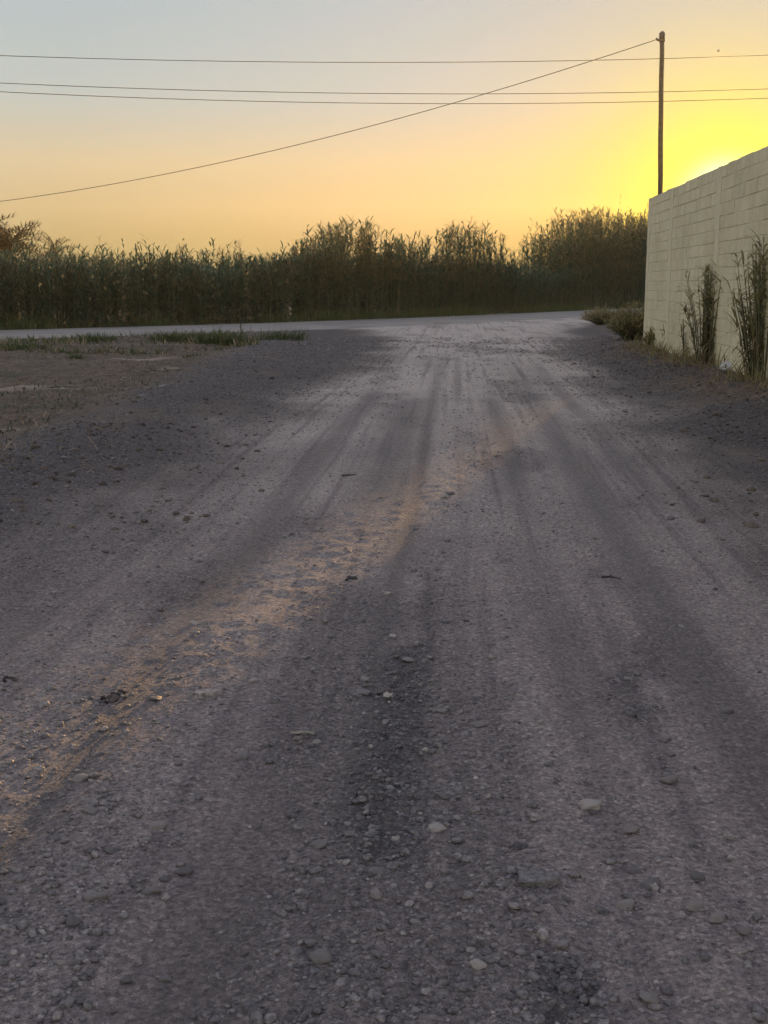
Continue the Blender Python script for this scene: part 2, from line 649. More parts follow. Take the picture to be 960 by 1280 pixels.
def pebbles(name, x, y, size, base_v, base_f, mat, sink=.35, smooth=True, tn=None):
    n = len(x)
    sx = size * (.8 + .5 * RNG.random(n))
    sy = size * (.65 + .4 * RNG.random(n))
    sz = size * (.30 + .34 * RNG.random(n))
    P = base_v[None] * (1 + (RNG.random((n, len(base_v))) - .5) * .34)[..., None]
    P = P * np.stack([sx, sy, sz], 1)[:, None]
    tilt = (RNG.random(n) - .5) * .7
    c, s = np.cos(tilt)[:, None], np.sin(tilt)[:, None]
    P = np.stack([P[..., 0] * c + P[..., 2] * s, P[..., 1], -P[..., 0] * s + P[..., 2] * c], -1)
    a = RNG.random(n) * 6.283
    c, s = np.cos(a)[:, None], np.sin(a)[:, None]
    P = np.stack([P[..., 0] * c - P[..., 1] * s, P[..., 0] * s + P[..., 1] * c, P[..., 2]], -1)
    z = H(x, y) + sz * (.45 - sink * 1.2 * RNG.random(n))
    P = P + np.stack([x, y, z], 1)[:, None]
    Fq = base_f[None] + (np.arange(n) * len(base_v))[:, None, None]
    tone = np.repeat(np.clip(RNG.normal(.40, .2, n) - .32 * masks(x, y)[1], 0, 1), len(base_v))
    return np_mesh(name, P.reshape(-1, 3), Fq.reshape(-1, 3), mat, smooth, {'tone': tone})


def weight(x, y):
    road, grav, field, bank, track = masks(x, y)
    w = (.125 + .75 * grav + .16 * sstep(.5, .7, fbm(x * 1.3, y * 1.3, 90)) + .15 * bank - .3 * track) * (1 - .5 * sstep(6, 10, y) * road)
    w = w + .45 * sstep(-.55, -1.0, x - .061 * y) * sstep(5, 3, y)
    w = w * (1 - .65 * field)
    return np.clip(w, .02, 1)


gx, gy = scatter(150000, 1.95, 34)
keep = RNG.random(len(gx)) < weight(gx, gy) * .85
gx, gy = gx[keep], gy[keep]
gs = np.clip(RNG.lognormal(math.log(.0045), .6, len(gx)), .0025, .020)
gs = np.maximum(gs, .0010 * gy)
ry_ = 7 * np.exp(RNG.random(16000) * math.log(34 / 7))
rxx = (RNG.random(16000) * 2 - 1) * (.34 * ry_ + .3)
rm = masks(rxx, ry_)
keep = RNG.random(16000) < (1 - rm[0]) * (.25 + .5 * sstep(.45, .6, fbm(rxx * .9, ry_ * .9, 91)))
rxx, ry_ = rxx[keep], ry_[keep]
kind(pebbles('rubble', rxx, ry_, np.clip(RNG.lognormal(math.log(.014), .5, len(rxx)), .007, .05), ICO_V, ICO_F, M_rubble, .5, False), 'stuff')
kind(pebbles('gravel', gx, gy, gs, ICO_V, ICO_F, M_stone, .5, False), 'stuff')

# stones one can count on the road
stone_meshes = []
for k in range(7):
    rs = np.random.default_rng(200 + k)
    low = rs.normal(size=(4, 3))
    sv = ICO3_V.copy()
    rad = 1 + .13 * np.sin(sv @ low[0] * 2.0 + k) + .10 * np.sin(sv @ low[1] * 3.1) + .05 * np.sin(sv @ low[2] * 6 + 1)
    sv = sv * rad[:, None]
    if k % 3 != 1:      # broken faces
        for d in rs.normal(size=(5, 3)):
            d = d / np.linalg.norm(d)
            over = np.maximum(sv @ d - .66, 0)
            sv = sv - over[:, None] * d
    sv = sv * np.array([1.0, .78, .52])
    me = bpy.data.meshes.new('stone')
    me.from_pydata(sv.tolist(), [], [tuple(f) for f in ICO3_F.tolist()])
    me.polygons.foreach_set('use_smooth', np.ones(len(me.polygons), bool))
    a = me.attributes.new('tone', 'FLOAT', 'POINT')
    a.data.foreach_set('value', np.full(len(sv), (.25, .45, .6, .35, .7, .5, .15)[k], np.float32))
    me.materials.append(M_stone)
    stone_meshes.append(me)


def stone_from(mesh, name, x, y, size, rz, label, group=None, sink=.3, flat=1.):
    o = bpy.data.objects.new(name, mesh)
    COL.objects.link(o)
    o.scale = (size, size, size * flat)
    o.rotation_euler = (random.uniform(-.2, .2), random.uniform(-.2, .2), rz)
    o.location = (x, y, hz(x, y) + size * .52 * flat * (1 - 2 * sink))
    return tag(o, label, 'stone', group)


def retone(mesh, mat, tone):
    m = mesh.copy()
    m.materials.clear()
    m.materials.append(mat)
    m.attributes['tone'].data.foreach_set('value', np.full(len(m.vertices), tone, np.float32))
    return m


# notable stones: photo pixel, half-length in pixels of the photo, mesh, label
NOTE = [
    (546, 1040, 13, 'pale', 'smooth cream-white oval stone beside the dark gravel patch'),
    (400, 1060, 11, 1, 'rounded mid-grey stone left of the dark gravel patch'),
    (470, 1095, 12, 3, 'grey stone in the middle of the nearer dark gravel patch'),
    (738, 1012, 14, 'pale', 'pale flattish stone at the right of the nearest ground, above the dark slab'),
    (812, 1108, 14, 0, 'dark bluish-grey flat stone in the small cluster on the right'),
    (868, 1135, 12, 4, 'light grey stone at the right end of the small stone cluster'),
    (781, 1131, 12, 4, 'long light stone below the flat bluish-grey stone'),
    (598, 1211, 10, 'pale', 'pale domed stone near the bottom edge of the picture'),
    (197, 1036, 11, 4, 'light stone lying at the lower edge of the sunlit strip'),
    (188, 1117, 12, 3, 'flat grey stone in shade below the sunlit strip'),
    (101, 975, 11, 4, 'light tan stone lit by the sun near the left edge'),
    (206, 1098, 9, 6, 'almost black stone in shade below the sunlit strip'),
    (101, 1258, 8, 6, 'black pebble in the bottom left corner'),
    (599, 908, 9, 5, 'rounded grey stone between the two gravel bands'),
    (908, 886, 9, 3, 'lone grey stone at the right beside the wheel track'),
    (832, 921, 7, 4, 'round light pebble standing alone on the right of the road'),
    (242, 779, 6, 'pale', 'small squarish pale stone beyond the sunlit strip'),
    (203, 495, 5, 1, 'squarish grey stone on the edge of the field'),
    (180, 507, 8, 6, 'black lump on the edge of the field'),
    (206, 1225, 9, 3, 'grey stone at bottom left above the black pebble'),
    (316, 853, 7, 'pale', 'whitish stone with a shadowed lump behind it at the middle of the sunlit strip'),
    (112, 1019, 10, 5, 'stone in the sunlit gravel left of the lit light stone'),
    (485, 740, 5, 'pale', 'small pale flat stone just right of the crisp shadow edge'),
    (399, 683, 7, 4, 'light stone half buried in the left wheel rut far up the road'),
    (630, 1205, 8, 3, 'dull stone right of the pale domed stone at the bottom'),
]
for px, py, half, mk, lab in NOTE:
    x, y = on_ground(px, py)
    size = half / F_PX * math.hypot(y, EYE)
    mesh = retone(stone_meshes[random.randrange(7)], M_pale, .5) if mk == 'pale' else stone_meshes[mk]
    stone_from(mesh, 'stone', x, y, size, random.uniform(-.6, .6), lab, None, .38)

n_st = 0
zones = [
    ('rounded pebble in the loose gravel near the left edge', lambda x, y, u: u < -.62 and y < 4.6, 60),
    ('pebble in the dark gravel ridge along the middle of the road', lambda x, y, u: -.42 < u < .02 and y < 5, 70),
    ('pebble half sunk in the packed dirt on the right half of the road', lambda x, y, u: u > .35 and y < 4.6, 60),
    ('small stone scattered on the pale stretch of road farther off', lambda x, y, u: 5.5 < y < 11, 60),
]
for lab, ok, cnt in zones:
    made = tries = 0
    while made < cnt and tries < 9000:
        tries += 1
        yy = 2.1 * math.exp(random.random() * math.log(11 / 2.1))
        xx = random.uniform(-1, 1) * (.33 * yy + .1)
        if not ok(xx, yy, xx - .061 * yy):
            continue
        if random.random() > float(weight(np.array([xx]), np.array([yy]))[0]) * 1.3 + .1:
            continue
        sz = min(max(random.lognormvariate(math.log(.0115), .4), .007), .03) * (1 if yy < 5 else 1.35)
        stone_from(random.choice(stone_meshes), 'pebble', xx, yy, sz, random.uniform(0, 6.28), lab, lab.replace('pebble', 'pebbles').replace('small stone', 'small stones').replace('rounded ', ''), random.uniform(.22, .44), random.uniform(.75, 1.05))
        made += 1

# flat half-buried slab
x, y = on_ground(672, 1105)
b = MB()
pts = [(-.052, -.028), (-.045, .026), (-.01, .034), (.03, .03), (.052, .02), (.055, -.02), (.02, -.03), (-.02, -.034)]
z0 = hz(x, y)
vs = [(x + p[0], y + p[1], z0 - .02) for p in pts] + [(x + p[0] * .97, y + p[1] * .97, z0 + .012 + .004 * (i % 3)) for i, p in enumerate(pts)]
n = len(pts)
b.add(vs, [(i, (i + 1) % n, n + (i + 1) % n, n + i) for i in range(n)] + [tuple(range(n, 2 * n))], .2)
tag(b.build('stone_slab', M_stone, None, (x, y, z0), False), 'flat dark grey slab half buried in the near road', 'stone')

# long flat slate
x, y = on_ground(258, 870)
z0 = hz(x, y) + .006
b = MB()
pts = [(-.055, -.012), (-.04, .014), (.0, .022), (.048, .02), (.06, .004), (.03, -.016), (-.02, -.022)]
ca, sa = math.cos(.25), math.sin(.25)
pts = [(p[0] * ca - p[1] * sa, p[0] * sa + p[1] * ca) for p in pts]
n = len(pts)
vs = [(x + p[0], y + p[1], z0 - .012) for p in pts] + [(x + p[0] * .9, y + p[1] * .9, z0 + .012) for p in pts]
b.add(vs, [(i, (i + 1) % n, n + (i + 1) % n, n + i) for i in range(n)] + [tuple(range(n, 2 * n))], .75)
tag(b.build('flat_stone', M_stone, None, (x, y, z0), False), 'long flat light grey stone lying across the sunlit strip', 'stone')


def clod(px, py, half, count, label):
    x, y = on_ground(px, py)
    r = half / F_PX * math.hypot(y, EYE)
    b = MB()
    for k in range(count):
        a, q = random.uniform(0, 6.28), random.random() ** .7
        cx, cy = x + math.cos(a) * r * q, y + math.sin(a) * r * q * 1.3
        s = r * random.uniform(.14, .36)
        cz = hz(cx, cy) + s * .25
        vv = ICO2_V * (1 + (RNG.random(len(ICO2_V)) - .5) * .4)[:, None] * np.array([s, s * .8, s * .7])
        b.add([(v[0] + cx, v[1] + cy, v[2] + cz) for v in vv], [tuple(f) for f in ICO2_F.tolist()], random.random())
    tag(b.build('dirt_clod', M_dark, None, (x, y, hz(x, y)), False), label, 'clod')


clod(142, 873, 15, 22, 'heap of crumbled black clods left of the sunlit strip')
clod(12, 850, 9, 9, 'dark crumbly clods at the left edge of the road')
clod(438, 722, 10, 9, 'small black clod on the far part of the sunlit strip')


def twig(name, px, py, half, ang, rad, mat, label, cat, bend=.15):
    x, y = on_ground(px, py)
    L = half / F_PX * math.hypot(y, EYE)
    b = MB()
    P = []
    for k in range(6):
        t = k / 5 * 2 - 1
        qx, qy = x + math.cos(ang) * t * L - math.sin(ang) * bend * L * (1 - t * t), y + math.sin(ang) * t * L * 2 + bend * L * (1 - t * t)
        P.append((qx, qy, hz(qx, qy) + rad * 1.2 + .3 * bend * L * (1 - t * t)))
    b.tube(P, [rad * (1 - .09 * k) for k in range(6)], 6, .4)
    if name == 'twig':
        m = Vector(P[2])
        b.tube([m, m + Vector((L * .3, L * .3, L * .22))], [rad * .7, rad * .3], 5, .4)
    tag(b.build(name, mat, None, (x, y, hz(x, y))), label, cat)


twig('twig', 436, 595, 9, .05, .007, M_dark, 'short black forked twig on the pale road above the sunlit strip', 'twig')
twig('twig', 764, 722, 12, -.05, .006, M_dark, 'thin dark twig on the right of the road', 'twig')
twig('straw_stem', 130, 498, 6, 1.2, .006, M_straw, 'pale dry stem at the field edge beside the black lump', 'straw', .3)


def scrap(name, px, py, w, d, mat, label, cat, crumple=.25, nseg=6):
    """a crumpled sheet with two sides and thickness"""
    x, y = on_ground(px, py)
    z = hz(x, y)
    th = .003
    top, bot = [], []
    sd = random.randrange(99)
    for j in range(nseg + 1):
        for i in range(nseg + 1):
            u, v = i / nseg - .5, j / nseg - .5
            h = float(fbm(np.array([u * 4 + sd]), np.array([v * 4]), sd, 2)[0]) * crumple * w + .002
            jx = (random.random() - .5) * w * .08
            qx, qy = x + u * w + jx, y + v * d + jx
            top.append((qx, qy, z + h + th + .004))
            bot.append((qx, qy, z + h + .004))
    N = nseg + 1
    fs = []
    K = N * N
    for j in range(nseg):
        for i in range(nseg):
            a = j * N + i
            fs.append((a, a + 1, a + N + 1, a + N))
            fs.append((K + a + N, K + a + N + 1, K + a + 1, K + a))
    ring = [i for i in range(N)] + [j * N + nseg for j in range(1, N)] + [nseg * N + i for i in range(nseg - 1, -1, -1)] + [j * N for j in range(nseg - 1, 0, -1)]
    for a, c in zip(ring, ring[1:] + ring[:1]):
        fs.append((c, a, K + a, K + c))
    b = MB()
    b.add(top + bot, fs, random.random())
    return tag(b.build(name, mat, None, (x, y, z), False), label, cat)


scrap('paper_scrap', 556, 622, .045, .05, M_paper, 'tiny white paper scrap at the far end of the sunlit strip', 'litter', .4)
scrap('paper_scrap', 378, 921, .075, .018, M_paper, 'thin folded strip of pale paper on the dark wheel track', 'litter', .15)
scrap('plastic_scrap', 485, 875, .032, .03, M_paper, 'little crumpled clear plastic scrap above the dark gravel patch', 'litter', .6)
scrap('plastic_scrap', 491, 798, .026, .026, M_paper, 'pale plastic chip on the road halfway up the dark wheel track', 'litter', .3)

# ------------------------------------------------------------------ block wall
WX, WY = 5.89, 27.5                      # far corner, road face
wd = Vector((-.061, -.998, 0)).normalized()      # back towards the camera
wn = Vector((-wd.y * -1, wd.x * -1, 0))          # placeholder, set below
wn = Vector((wd.y, -wd.x, 0))
if wn.x > 0:
    wn = -wn                            # towards the road
COURSE, BLK, NC = .202, .405, 17
WLEN = 24.3
wall = thing('block_wall', 'long tall wall of pale grey concrete blocks at the right side of the road', 'wall', (WX, WY, 0))
cols = [0.15, 3.0, 7.4, 11.8, 16.2, 20.6]       # distance of concrete columns from the far corner


def wall_p(s, off, z):
    return (WX + wd.x * s + wn.x * off, WY + wd.y * s + wn.y * off, z)


def rough_box(b, s0, s1, o0, o1, z0, z1, tone, ch=.006):
    """block with chamfered road face"""
    g = [(s0, z0), (s1, z0), (s1, z1), (s0, z1)]
    gi = [(s0 + ch, z0 + ch), (s1 - ch, z0 + ch), (s1 - ch, z1 - ch), (s0 + ch, z1 - ch)]
    vs = [wall_p(s, o0, z) for s, z in g] + [wall_p(s, o1 - ch, z) for s, z in g] + [wall_p(s, o1, z) for s, z in gi]
    fs = [(0, 1, 2, 3)]
    for i in range(4):
        j = (i + 1) % 4
        fs += [(i, 4 + i, 4 + j, j), (4 + i, 8 + i, 8 + j, 4 + j)]
    fs.append((8, 9, 10, 11))
    b.add(vs, fs, tone)


bb = MB()
for c in range(NC):
    z0 = -.1 + c * COURSE + .006
    z1 = z0 + COURSE - .014
    edges = [k + .16 for k in cols] + [WLEN]
    for q, cs in enumerate(cols):
        s = cs + .165
        end = (cols[q + 1] - .165) if q + 1 < len(cols) else WLEN
        first = BLK * (.5 if c % 2 else 1)
        while s < end - .05:
            e = min(s + first, end)
            first = BLK
            off = random.gauss(0, .0035)
            dz = random.gauss(0, .0025)
            if c == NC - 1 and random.random() < .0:
                s = e
                continue
            rough_box(bb, s + .007, e - .007, -.19, off, z0 + dz, z1 + dz + (random.uniform(-.008, .006) if c == NC - 1 else 0), min(1, max(0, random.gauss(.5, .17))))
            s = e
bb.build('blockwork', M_block, wall, None, False)
mm = MB()
nS = 90
for q in range(len(cols)):
    a = cols[q] + .15
    e = (cols[q + 1] - .15) if q + 1 < len(cols) else WLEN - .01
    n = int((e - a) / .25) + 1
    vs, fs = [], []
    for i in range(n + 1):
        s = a + (e - a) * i / n
        t = -.1 + NC * COURSE + random.uniform(-.03, .012)
        for o, z in ((-.007, -.15), (-.008, t - .03), (-.05, t), (-.15, t - .005), (-.175, t - .04), (-.175, -.15)):
            vs.append(wall_p(s, o + random.uniform(-.004, .004), z))
    for i in range(n):
        for k in range(5):
            p = i * 6 + k
            fs.append((p, p + 6, p + 7, p + 1))
    fs += [tuple(range(6)), tuple(range(n * 6, n * 6 + 6))[::-1]]
    mm.add(vs, fs)
mm.build('mortar', M_mortar, wall, None, False)
for cs in cols:
    b = MB()
    vs, fs = [], []
    nz = 18
    w = .155
    for i in range(nz + 1):
        z = -.15 + (3.325 + .15) * i / nz
        for s, o in ((cs - w, -.2), (cs - w, .004), (cs + w, .004), (cs + w, -.2)):
            vs.append(wall_p(s + random.uniform(-.006, .006), o + random.uniform(-.004, .004), z))
    for i in range(nz):
        for k in range(4):
            p, q = i * 4 + k, i * 4 + (k + 1) % 4
            fs.append((p, q, q + 4, p + 4))
    fs += [(3, 2, 1, 0), tuple(range(nz * 4, nz * 4 + 4))]
    b.add(vs, fs)
    b.build('column', M_column, wall, None, False)
# return of the wall round the far corner
b = MB()
for c in range(NC):
    z0 = -.1 + c * COURSE + .006
    s = .22
    first = BLK * (1 if c % 2 else .5)
    while s < 13:
        e = s + first
        first = BLK
        x0, x1 = WX + s + .007, WX + e - .007
        b.box(((x0 + x1) / 2, WY - .12, z0 + .094), (x1 - x0, .19, COURSE - .014), random.random())
        s = e
b.build('return_blockwork', M_block, wall, None, False)
b = MB()
b.box((WX + 6.7, WY - .12, 1.63), (13, .15, 3.46))
b.build('return_mortar', M_mortar, wall, None, False)

# ------------------------------------------------------------------ reeds
def reed_stalk(st, lf, pl, x, y, h, leaf_n, z0=0., dense=1., lean=None, plume=.5, rad=.009, leaf_from=.12, leaf_len=.52, leaf_w=.068):
    lx, ly = random.gauss(.0, .05) * h, random.gauss(0, .05) * h
    if lean:
        lx += lean[0] * h
        ly += lean[1] * h
    top = None
    P = []
    for i in range(4):
        t = i / 3
        P.append((x + lx * t * t, y + ly * t * t, z0 + h * t))
    st.tube(P, [rad, rad * .85, rad * .6, rad * .25], 3, random.random(), False)
    a = random.uniform(0, 6.28)
    for k in range(leaf_n):
        t = leaf_from + (1 - leaf_from) * ((k + random.random()) / leaf_n)
        a += math.pi + random.uniform(-.9, .9)
        L = leaf_len * random.uniform(.6, 1.25) * (1 - .35 * max(0, t - .7) / .3)
        p = (x + lx * t * t, y + ly * t * t, z0 + h * t)
        lf.blade(p, a, L, leaf_w * random.uniform(.7, 1.2), random.uniform(.55, 1.2) if t > .75 else random.uniform(.2, 1.0), random.uniform(.6, 1.7), 3, min(1, max(0, random.gauss(.45, .25))), random.uniform(-.5, .5))
    if random.random() < plume:
        tp = (x + lx, y + ly, z0 + h)
        a = random.gauss(.6, .8)
        for k in range(6):
            pl.blade((tp[0], tp[1], tp[2] - .05 * k), a + random.uniform(-.5, .5), random.uniform(.22, .4), random.uniform(.015, .03), random.uniform(1.0, 1.5), random.uniform(.8, 1.8), 3, random.random(), random.uniform(-1, 1))


TOP_PX = [(-260, 2.3), (0, 2.15), (60, 2.2), (100, 2.35), (200, 2.45), (300, 2.5), (370, 2.6), (400, 2.6), (520, 2.5), (545, 2.5), (570, 2.5), (610, 2.6), (640, 2.3), (672, 2.1), (690, 2.6), (720, 3.8), (800, 4.9), (825, 6.0), (861, 6.2), (960, 6.2), (1200, 5.6)]  # unseen reeds behind the wall end made tall to shade the road
TOP_S = np.array([s_at_px(p, 1.5) for p, _ in TOP_PX])
TOP_H = np.array([h for _, h in TOP_PX])
s_lo, s_hi = reed_s_at_px(-260), reed_s_at_px(1120)
SUN_GAP = (-2.32, -.9)  # hidden reeds kept lower here, shaped to let the sun strip through
st, lf, pl = MB(), MB(), MB()
count = 0
s = s_lo
while s < s_hi:
    x, y = reed_point(s)
    px = 480 + F_PX * x / y
    vis = -80 < px < 960
    i = np.interp(s, ss, np.arange(len(ss)))
    ux, uy = float(np.interp(s, ss, nx)), float(np.interp(s, ss, ny))
    rows = (32 if px < 420 else 27) if vis else 14
    for k in range(rows):
        d = -.25 - (random.random() ** 1.25) * (5.5 if vis else 4.5)
        qx, qy = x + ux * d + random.gauss(0, .12), y + uy * d + random.gauss(0, .12)
        h = float(np.interp(s, TOP_S, TOP_H)) * (1 + (.08 if s > TOP_S[-4] else .26) * (vnoise(s * .55, d * .6, 5) - .5) * 2) * (random.uniform(.82, 1.04) if random.random() < .93 else random.uniform(1.05, 1.2))
        front = d > -1.6
        if qy > 60 and SUN_GAP[0] < sun_lane(qx, qy) < SUN_GAP[1]:
            h = min(h, 5.08 * random.uniform(.92, 1.0))
        reed_stalk(st, lf, pl, qx, qy, h, (20 if front else 14) if vis else 10, -.02, plume=.16 if d < -.8 else .1, leaf_from=.02 if random.random() < .6 else .25)
        count += 1
    s += .30 if vis else .36
# leaves and stalks of the mass: one object of many strips, nobody could count it
rb = MB()
o1 = lf.build('reed_bed', M_leaf)
kind(o1, 'stuff')
o1['label'] = 'dense bed of green reeds along the paved road'
o = st.build('stalks', M_stalk, o1)
kind(o, 'stuff')
o = pl.build('plumes', M_plume, o1)
kind(o, 'stuff')


def clump(px0, px1, h0, h1, n, label, depth=2.2, plume=.3, shape='dome'):
    s0, s1 = s_at_px(px0, depth * .5), s_at_px(px1, depth * .5)
    sm = (s0 + s1) / 2
    mx, my = reed_point(sm)
    ux, uy = float(np.interp(sm, ss, nx)), float(np.interp(sm, ss, ny))
    root = thing('reed_clump', label, 'reeds', (mx - ux, my - uy, 0), 'taller clumps in the reed bed')
    a, l, p = MB(), MB(), MB()
    for k in range(n):
        t = random.random()
        s = s0 + (s1 - s0) * t
        x, y = reed_point(s)
        d = -.35 - random.random() * depth
        e = math.sin(math.pi * min(1, max(0, t))) ** .9 if shape == 'dome' else shape(t)
        h = h0 + (h1 - h0) * e * (1.07 - .42 * random.random() ** 1.3)
        reed_stalk(a, l, p, x + ux * d, y + uy * d, h, 24, -.02, plume=plume, rad=.012, leaf_from=.12, leaf_len=.68, leaf_w=.082, lean=(random.gauss(0, .03), 0))
    l.build('foliage', M_leaf, root)
    kind(a.build('stalks', M_stalk, root), 'stuff')
    kind(p.build('plumes', M_plume, root), 'stuff')
    return root


clump(385, 492, 2.4, 4.1, 190, 'tall bushy reed clump in the middle of the reed bed, left of two', plume=.3)
clump(475, 545, 2.4, 3.6, 90, 'ragged lower reed clump just right of the tall bushy middle clump', plume=.3)
clump(540, 632, 2.4, 4.5, 160, 'narrow pointed reed clump standing before the gap in the reeds', plume=.3)
clump(680, 835, 3.2, 5.75, 620, 'broad tallest reed clump beside the pole and the end of the block wall', 3.2, .28, lambda t: min(1, .15 + t * 4.2))

# grass fringe at the foot of the reeds
fr_ = MB()
for k in range(9000):
    s = random.uniform(s_lo, reed_s_at_px(830))
    x, y = reed_point(s)
    ux, uy = float(np.interp(s, ss, nx)), float(np.interp(s, ss, ny))
    dens = fbm(np.array([s * .35]), np.array([1.]), 77)[0]
    if random.random() > sstep(.35, .65, dens) + .15:
        continue
    d = random.uniform(-.6, .45)
    fr_.blade((x + ux * d, y + uy * d, -.02), random.uniform(0, 6.28), random.uniform(.2, .75) * (.4 + dens), random.uniform(.02, .035), random.uniform(.9, 1.5), random.uniform(.5, 1.6), 3, random.random(), random.uniform(-.5, .5))
kind(fr_.build('verge_grass', M_verge), 'stuff')
ps_ = MB()
for k in range(120):
    px = random.choice((random.uniform(430, 545), random.uniform(640, 800), random.uniform(640, 800), random.uniform(430, 800)))
    s = s_at_px(px, 0) if px < 800 else 0
    x, y = reed_point(s)
    ux, uy = float(np.interp(s, ss, nx)), float(np.interp(s, ss, ny))
    d = random.uniform(-.35, .12)
    hh = random.uniform(.7, 1.9)
    lx = random.gauss(0, .12)
    ps_.tube([(x + ux * d, y + uy * d, -.03), (x + ux * d + lx * .3, y + uy * d, hh * .5), (x + ux * d + lx, y + uy * d + .1, hh)], [.012, .011, .007], 4, random.random(), False)
o = kind(ps_.build('bare_stems', M_stalk, o1), 'stuff')

# ------------------------------------------------------------------ field grass, straw
gm, sm_ = MB(), MB()
ky = 8 * np.exp(RNG.random(26000) * math.log(46 / 8))
kx = (-.40 + .42 * RNG.random(26000)) * ky - .3
kf = masks(kx, ky)[2]
kd = fbm(kx * .55, ky * .35, 95)
kfar = sstep(24, 36, ky)
ok = (road_side(kx, ky) > 6.0) & (RNG.random(26000) < kf * (sstep(.5, .62, kd) * (.16 + .84 * kfar) + .012 + .34 * kfar))
kx, ky, kfar = kx[ok], ky[ok], kfar[ok]
ey = 26 + 18 * RNG.random(9000)
ex = (-.40 + .36 * RNG.random(9000)) * ey
eok = (road_side(ex, ey) > 5.8) & (masks(ex, ey)[2] > .3) & (RNG.random(9000) < .06 + .9 * sstep(.50, .62, fbm(ex * .32, ey * .5, 97)))
kx, ky, kfar = np.concatenate([kx, ex[eok]]), np.concatenate([ky, ey[eok]]), np.concatenate([kfar, np.ones(eok.sum())])
kz = H(kx, ky, False)
for x, y, z, fr1 in zip(kx.tolist(), ky.tolist(), kz.tolist(), kfar.tolist()):
    for q in range(3):
        p = (x + random.gauss(0, .05), y + random.gauss(0, .05), z - .01)
        dry = random.random() < .35
        (sm_ if dry else gm).blade(p, random.uniform(0, 6.28), random.uniform(.06, .2) * (.55 + .9 * fr1), random.uniform(.010, .02) * (1 + fr1), random.uniform(.4, 1.4), random.uniform(.4, 1.6), 3, random.random(), random.uniform(-.5, .5))
kind(gm.build('field_grass', M_grass), 'stuff')
# straw lying along the wall foot and on the field
ks, ko = RNG.random(3600) * 14, np.abs(RNG.normal(0, .55, 3600)) + .03
kx, ky = WX - .061 * ks - .998 * ko, WY - .998 * ks + .061 * ko
kx2 = 8 * np.exp(RNG.random(700) * math.log(28 / 8))
kx = np.concatenate([kx, (-.34 + .18 * RNG.random(700)) * kx2 - .6])
ky = np.concatenate([ky, kx2])
kz = H(kx, ky, False)
for x, y, z in zip(kx.tolist(), ky.tolist(), kz.tolist()):
    sm_.blade((x, y, z + random.uniform(.005, .035)), random.uniform(0, 6.28), random.uniform(.07, .24), random.uniform(.006, .014), random.uniform(-.1, .5), random.uniform(.1, .8), 2, random.random(), random.uniform(-1.2, 1.2))
kind(sm_.build('straw_litter', M_straw), 'stuff')


def tuft(px, py, wpx, hpx, n, label, mat=None, name='grass_tuft', group='grass tufts on the field edge'):
    x, y = on_ground(px, py)
    sc = y / F_PX
    w, h = wpx * sc, hpx * sc
    z = hz(x, y, False)
    b = MB()
    for k in range(n):
        a, q = random.uniform(0, 6.28), random.random() ** .6
        p = (x + math.cos(a) * q * w * .42, y + math.sin(a) * q * w * .5, z - .02)
        b.blade(p, a + random.gauss(0, .7), h * random.uniform(.55, 1.25), random.uniform(.014, .03), random.uniform(.7, 1.5), random.uniform(.5, 1.7), 3, min(1, max(0, random.gauss(.5, .25))), random.uniform(-.5, .5))
    return tag(b.build(name, mat or M_grass, None, (x, y, z)), label, 'grass', group)


tuft(222, 428, 76, 18, 420, 'low wide green grass tuft left of the thin stake')
tuft(274, 432, 70, 23, 480, 'bright green grass tuft against the thin stake')
tuft(352, 427, 80, 15, 360, 'flat yellowish-green grass patch where the dirt road meets the field')
tuft(120, 428, 60, 13, 240, 'small dull grass tuft below the paved road on the left')
tuft(36, 436, 76, 14, 320, 'dull green grass patch in the left corner of the field')
tuft(95, 445, 34, 9, 80, 'sparse grass tuft in the middle of the left field')
tuft(245, 445, 40, 8, 70, 'thin grass tuft lying below the bright green one')

# stake
x, y = on_ground(301, 426)
b = MB()
z = hz(x, y, False)
b.tube([(x, y, z - .05), (x + .01, y, z + .35), (x - .005, y, z + .68)], [.022, .02, .016], 6, .3)
tag(b.build('stake', M_dark, None, (x, y, z)), 'thin dark stake in the grass beside the paved road', 'stake')


# ------------------------------------------------------------------ plants at the wall
def bush(px, py, wpx, hpx, n, label, dry=.2, group=None):
    x, y = on_ground(px, py)
    sc = y / F_PX
    w, h = wpx * sc * .5, hpx * sc
    z = hz(x, y, False)
    root = thing('bush', label, 'bush', (x, y, z), group)
    st, lf, dl = MB(), MB(), MB()
    for k in range(n):
        a = random.uniform(0, 6.28)
        q = random.random() ** .5
        tx_, ty_ = x + math.cos(a) * w * q, y + math.sin(a) * w * q * 1.1
        hh = h * (1 - .55 * q * q) * random.uniform(.6, 1.1)
        b0 = (x + math.cos(a) * w * .25 * q, y + math.sin(a) * w * .25 * q, z - .03)
        mid = ((b0[0] + tx_) / 2, (b0[1] + ty_) / 2, z + hh * .62)
        st.tube([b0, mid, (tx_, ty_, z + hh)], [.008, .005, .002], 3, random.random(), False)
        for m in range(9):
            t = .25 + .75 * random.random()
            p = [b0[i] + (mid[i] - b0[i]) * t * 2 if t < .5 else mid[i] + ((tx_, ty_, z + hh)[i] - mid[i]) * (t - .5) * 2 for i in range(3)]
            (dl if random.random() < dry else lf).blade(p, random.uniform(0, 6.28), random.uniform(.08, .2), random.uniform(.022, .045), random.uniform(-.2, 1.2), random.uniform(.2, 1.2), 2, random.random(), random.uniform(-.8, .8))
    st.build('stems', M_stalk, root)
    lf.build('foliage', M_shrub, root)
    dl.build('dry_leaves', M_dryleaf, root)
    return root


